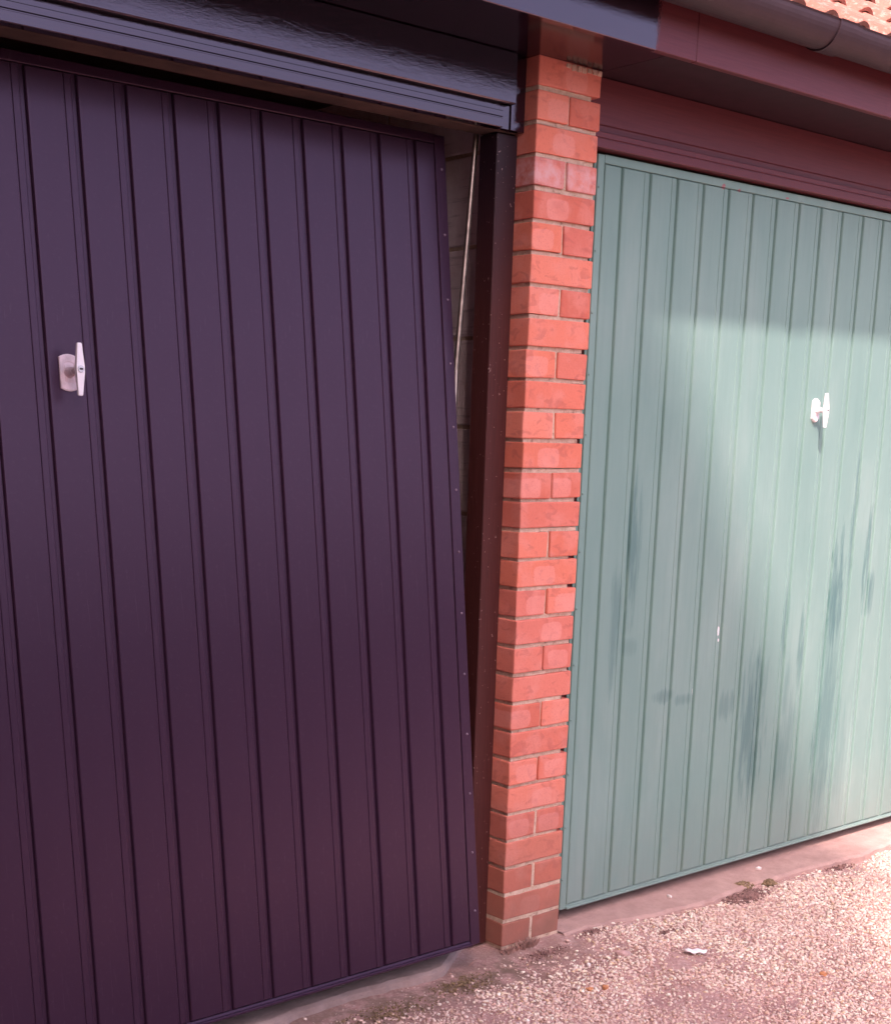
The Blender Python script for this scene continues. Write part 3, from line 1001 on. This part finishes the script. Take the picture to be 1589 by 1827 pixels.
lump('stone', 0.247, -0.216, .021, .014, .010, M['pinkstone'], 1, 'dull pink stone on the bare earth beside a thin twig', 'stone', sub=1)
lump('stone', 0.0534, -0.328, .013, .009, .008, M['orange'], 2, 'orange flint, the right-hand one of two close together in the gravel', 'stone', sub=1)
lump('stone', 0.0128, -0.312, .011, .009, .007, M['orange'], 3, 'orange flint, the left-hand one of two close together in the gravel', 'stone', sub=1)
lump('stone', -0.020, -0.290, .008, .006, .006, M['soil'], 31, 'small dark stone just left of the two orange flints', 'stone', sub=1)
lump('stone', 0.121, -0.206, .006, .0055, .006, M['pale'], 4, 'round white pebble on bare ground in front of the pier', 'stone', sub=2, jit=.06)
lump('stone', 0.695, 0.000, .009, .006, .006, M['pale'], 5, 'pale pebble on the concrete strip below the green door, nearer the pier', 'stone', sub=1, z=.004)
lump('stone', 1.141, 0.005, .011, .008, .007, M['pale'], 6, 'pale pebble on the concrete strip, beyond the mossy soil clods', 'stone', sub=1, z=.004)
lump('stone', 0.583, -0.610, .014, .011, .009, M['orange'], 7, 'lone orange flint far out in the bright gravel at right', 'stone', sub=1)

def crumbs(name, x, y, rx, ry, n, smin, smax, mat, seed, label, cat, tall=1.0, kind=None):
    """heap of broken crumbs joined in one lump of soil or moss"""
    r = random.Random(seed)
    bm = bmesh.new()
    for i in range(n):
        a = r.uniform(0, 2 * math.pi); q = r.random() ** .7
        px, py = rx * q * math.cos(a), ry * q * math.sin(a)
        s_ = r.uniform(smin, smax) * (1.15 - q * .6)
        m = Matrix.Translation((px, py, s_ * .4 + tall * (1 - q) * min(rx, ry) * .35)) @ Matrix.Rotation(r.uniform(0, 6), 4, Vector((r.random(), r.random(), r.random())).normalized()) @ Matrix.Diagonal((s_ * r.uniform(.6, 1.4), s_ * r.uniform(.6, 1.2), s_ * r.uniform(.5, 1), 1))
        bmesh.ops.create_icosphere(bm, subdivisions=1, radius=1.0, matrix=m)
    for v in bm.verts:
        v.co += Vector((r.uniform(-1, 1), r.uniform(-1, 1), r.uniform(-1, 1))) * smin * .25
    o = bm_obj(name, bm, mat, None, loc=(x, y, hgt(x, y)))
    return tag(o, label, cat, None, kind)
crumbs('soil_clod', 0.985, -.045, .062, .026, 240, .003, .010, M['moss'], 11, 'flat mossy clod lying where the concrete strip meets the gravel', 'soil clod')
crumbs('soil_clod', 1.085, -.078, .028, .024, 130, .003, .009, M['moss'], 12, 'smaller mossy clod right of the flat one at the gravel edge', 'soil clod')
crumbs('loose_soil', 0.93, -.105, .110, .045, 1100, .0018, .007, M['soil'], 13, 'dark crumbly soil spilled in front of the mossy clods', 'soil', tall=.3, kind='stuff')
crumbs('loose_soil', 0.47, -.175, .06, .02, 120, .0018, .005, M['soil'], 14, 'thin dark scatter of soil between the pink stone and the green door', 'soil', tall=.2, kind='stuff')
crumbs('loose_soil', 0.30, -.055, .06, .02, 120, .0018, .005, M['soil'], 15, 'dark soil crumbs gathered at the right foot of the brick pier', 'soil', tall=.2, kind='stuff')
crumbs('loose_soil', 0.085, -.085, .10, .03, 180, .0015, .0045, M['soil'], 16, 'dark soil crumbs trodden along the front of the brick pier', 'soil', tall=.2, kind='stuff')
crumbs('loose_soil', 1.42, -.10, .10, .03, 200, .0018, .005, M['soil'], 17, 'dark litter of soil and leaf bits at the gravel edge far right', 'soil', tall=.2, kind='stuff')
crumbs('loose_soil', -.22, -.10, .14, .05, 330, .0015, .0045, M['moss'], 18, 'mossy crumbs along the gravel edge below the black door', 'soil', tall=.15, kind='stuff')
crumbs('loose_soil', -.50, -.13, .16, .06, 330, .0015, .0045, M['moss'], 19, 'mossy crumbs near the bottom left of the gravel', 'soil', tall=.15, kind='stuff')

def tuft(x, y, seed, n, hgt_, spread, label):
    r = random.Random(seed)
    vs, fs = [], []
    for i in range(n):
        a = r.uniform(0, 6.283); l = hgt_ * r.uniform(.4, 1.1); b = r.uniform(0, spread)
        bx, by = b * math.cos(a), b * math.sin(a) * .5
        lean = r.uniform(.2, .9)
        tx, ty = bx + math.cos(a) * l * lean, by + math.sin(a) * l * lean * .6
        w_ = r.uniform(.0008, .0022)
        k = len(vs)
        vs += [(bx - w_, by, 0), (bx + w_, by, 0), ((bx + tx) / 2 + w_ * 1.5, (by + ty) / 2, l * .62), (tx, ty, l), ((bx + tx) / 2 - w_ * 1.5, (by + ty) / 2, l * .60)]
        fs += [(k, k + 1, k + 2, k + 4), (k + 4, k + 2, k + 3)]
    o = meshobj('weed', vs, fs, M['twig'], loc=(x, y, hgt(x, y)))
    return tag(o, label, 'weed', 'weeds at the foot of the pier')
tuft(0.010, -.016, 1, 70, .015, .032, 'withered reddish weed at the left front corner of the pier foot')
tuft(0.080, -.020, 2, 120, .022, .038, 'larger withered weed in front of the middle of the pier foot')

# twig
bm = cyl_bm((0, 0, 0), (.028, -.010, .004), .0016, .0012, 6)
cyl_bm((.028, -.010, .004), (.046, -.012, .0015), .0012, .0007, 6, bm)
tag(bm_obj('twig', bm, M['twig'], None, loc=(.268, -.218, hgt(.268, -.22) + .004)), 'thin dead twig lying right of the dull pink stone', 'twig')
bm = cyl_bm((0, 0, 0), (.030, .010, .006), .0016, .0012, 6)
cyl_bm((.030, .010, .006), (.05, .006, .002), .0012, .0007, 6, bm)
tag(bm_obj('twig', bm, M['twig'], None, loc=(-.16, -.045, .006)), 'curled dead twig on the mossy edge by the black door foot', 'twig')

# crumpled white scrap
r = random.Random(4)
N = 14
vs, fs = [], []
for i in range(N + 1):
    u = -1 + 2 * i / N
    hw = .0135 * math.sqrt(max(0.0, 1 - abs(u) ** 2.6)) + .0006
    for j in range(5):
        v = -1 + j / 2
        vs.append((u * .031, v * hw, .010 + .004 * (1 - v * v) + .0022 * math.sin(u * 7) + r.uniform(-.0006, .0006)))
for i in range(N):
    for j in range(4):
        a = i * 5 + j
        fs.append((a, a + 1, a + 6, a + 5))
o = meshobj('litter_scrap', vs, fs, M['paper'], smooth=True, loc=(.4136, -.325, hgt(.41, -.325)))
sm = o.modifiers.new('thickness', 'SOLIDIFY'); sm.thickness = .0012
o.rotation_euler = (0, 0, math.radians(-38))
tag(o, 'white oval scrap of litter lying on the pink gravel', 'litter')
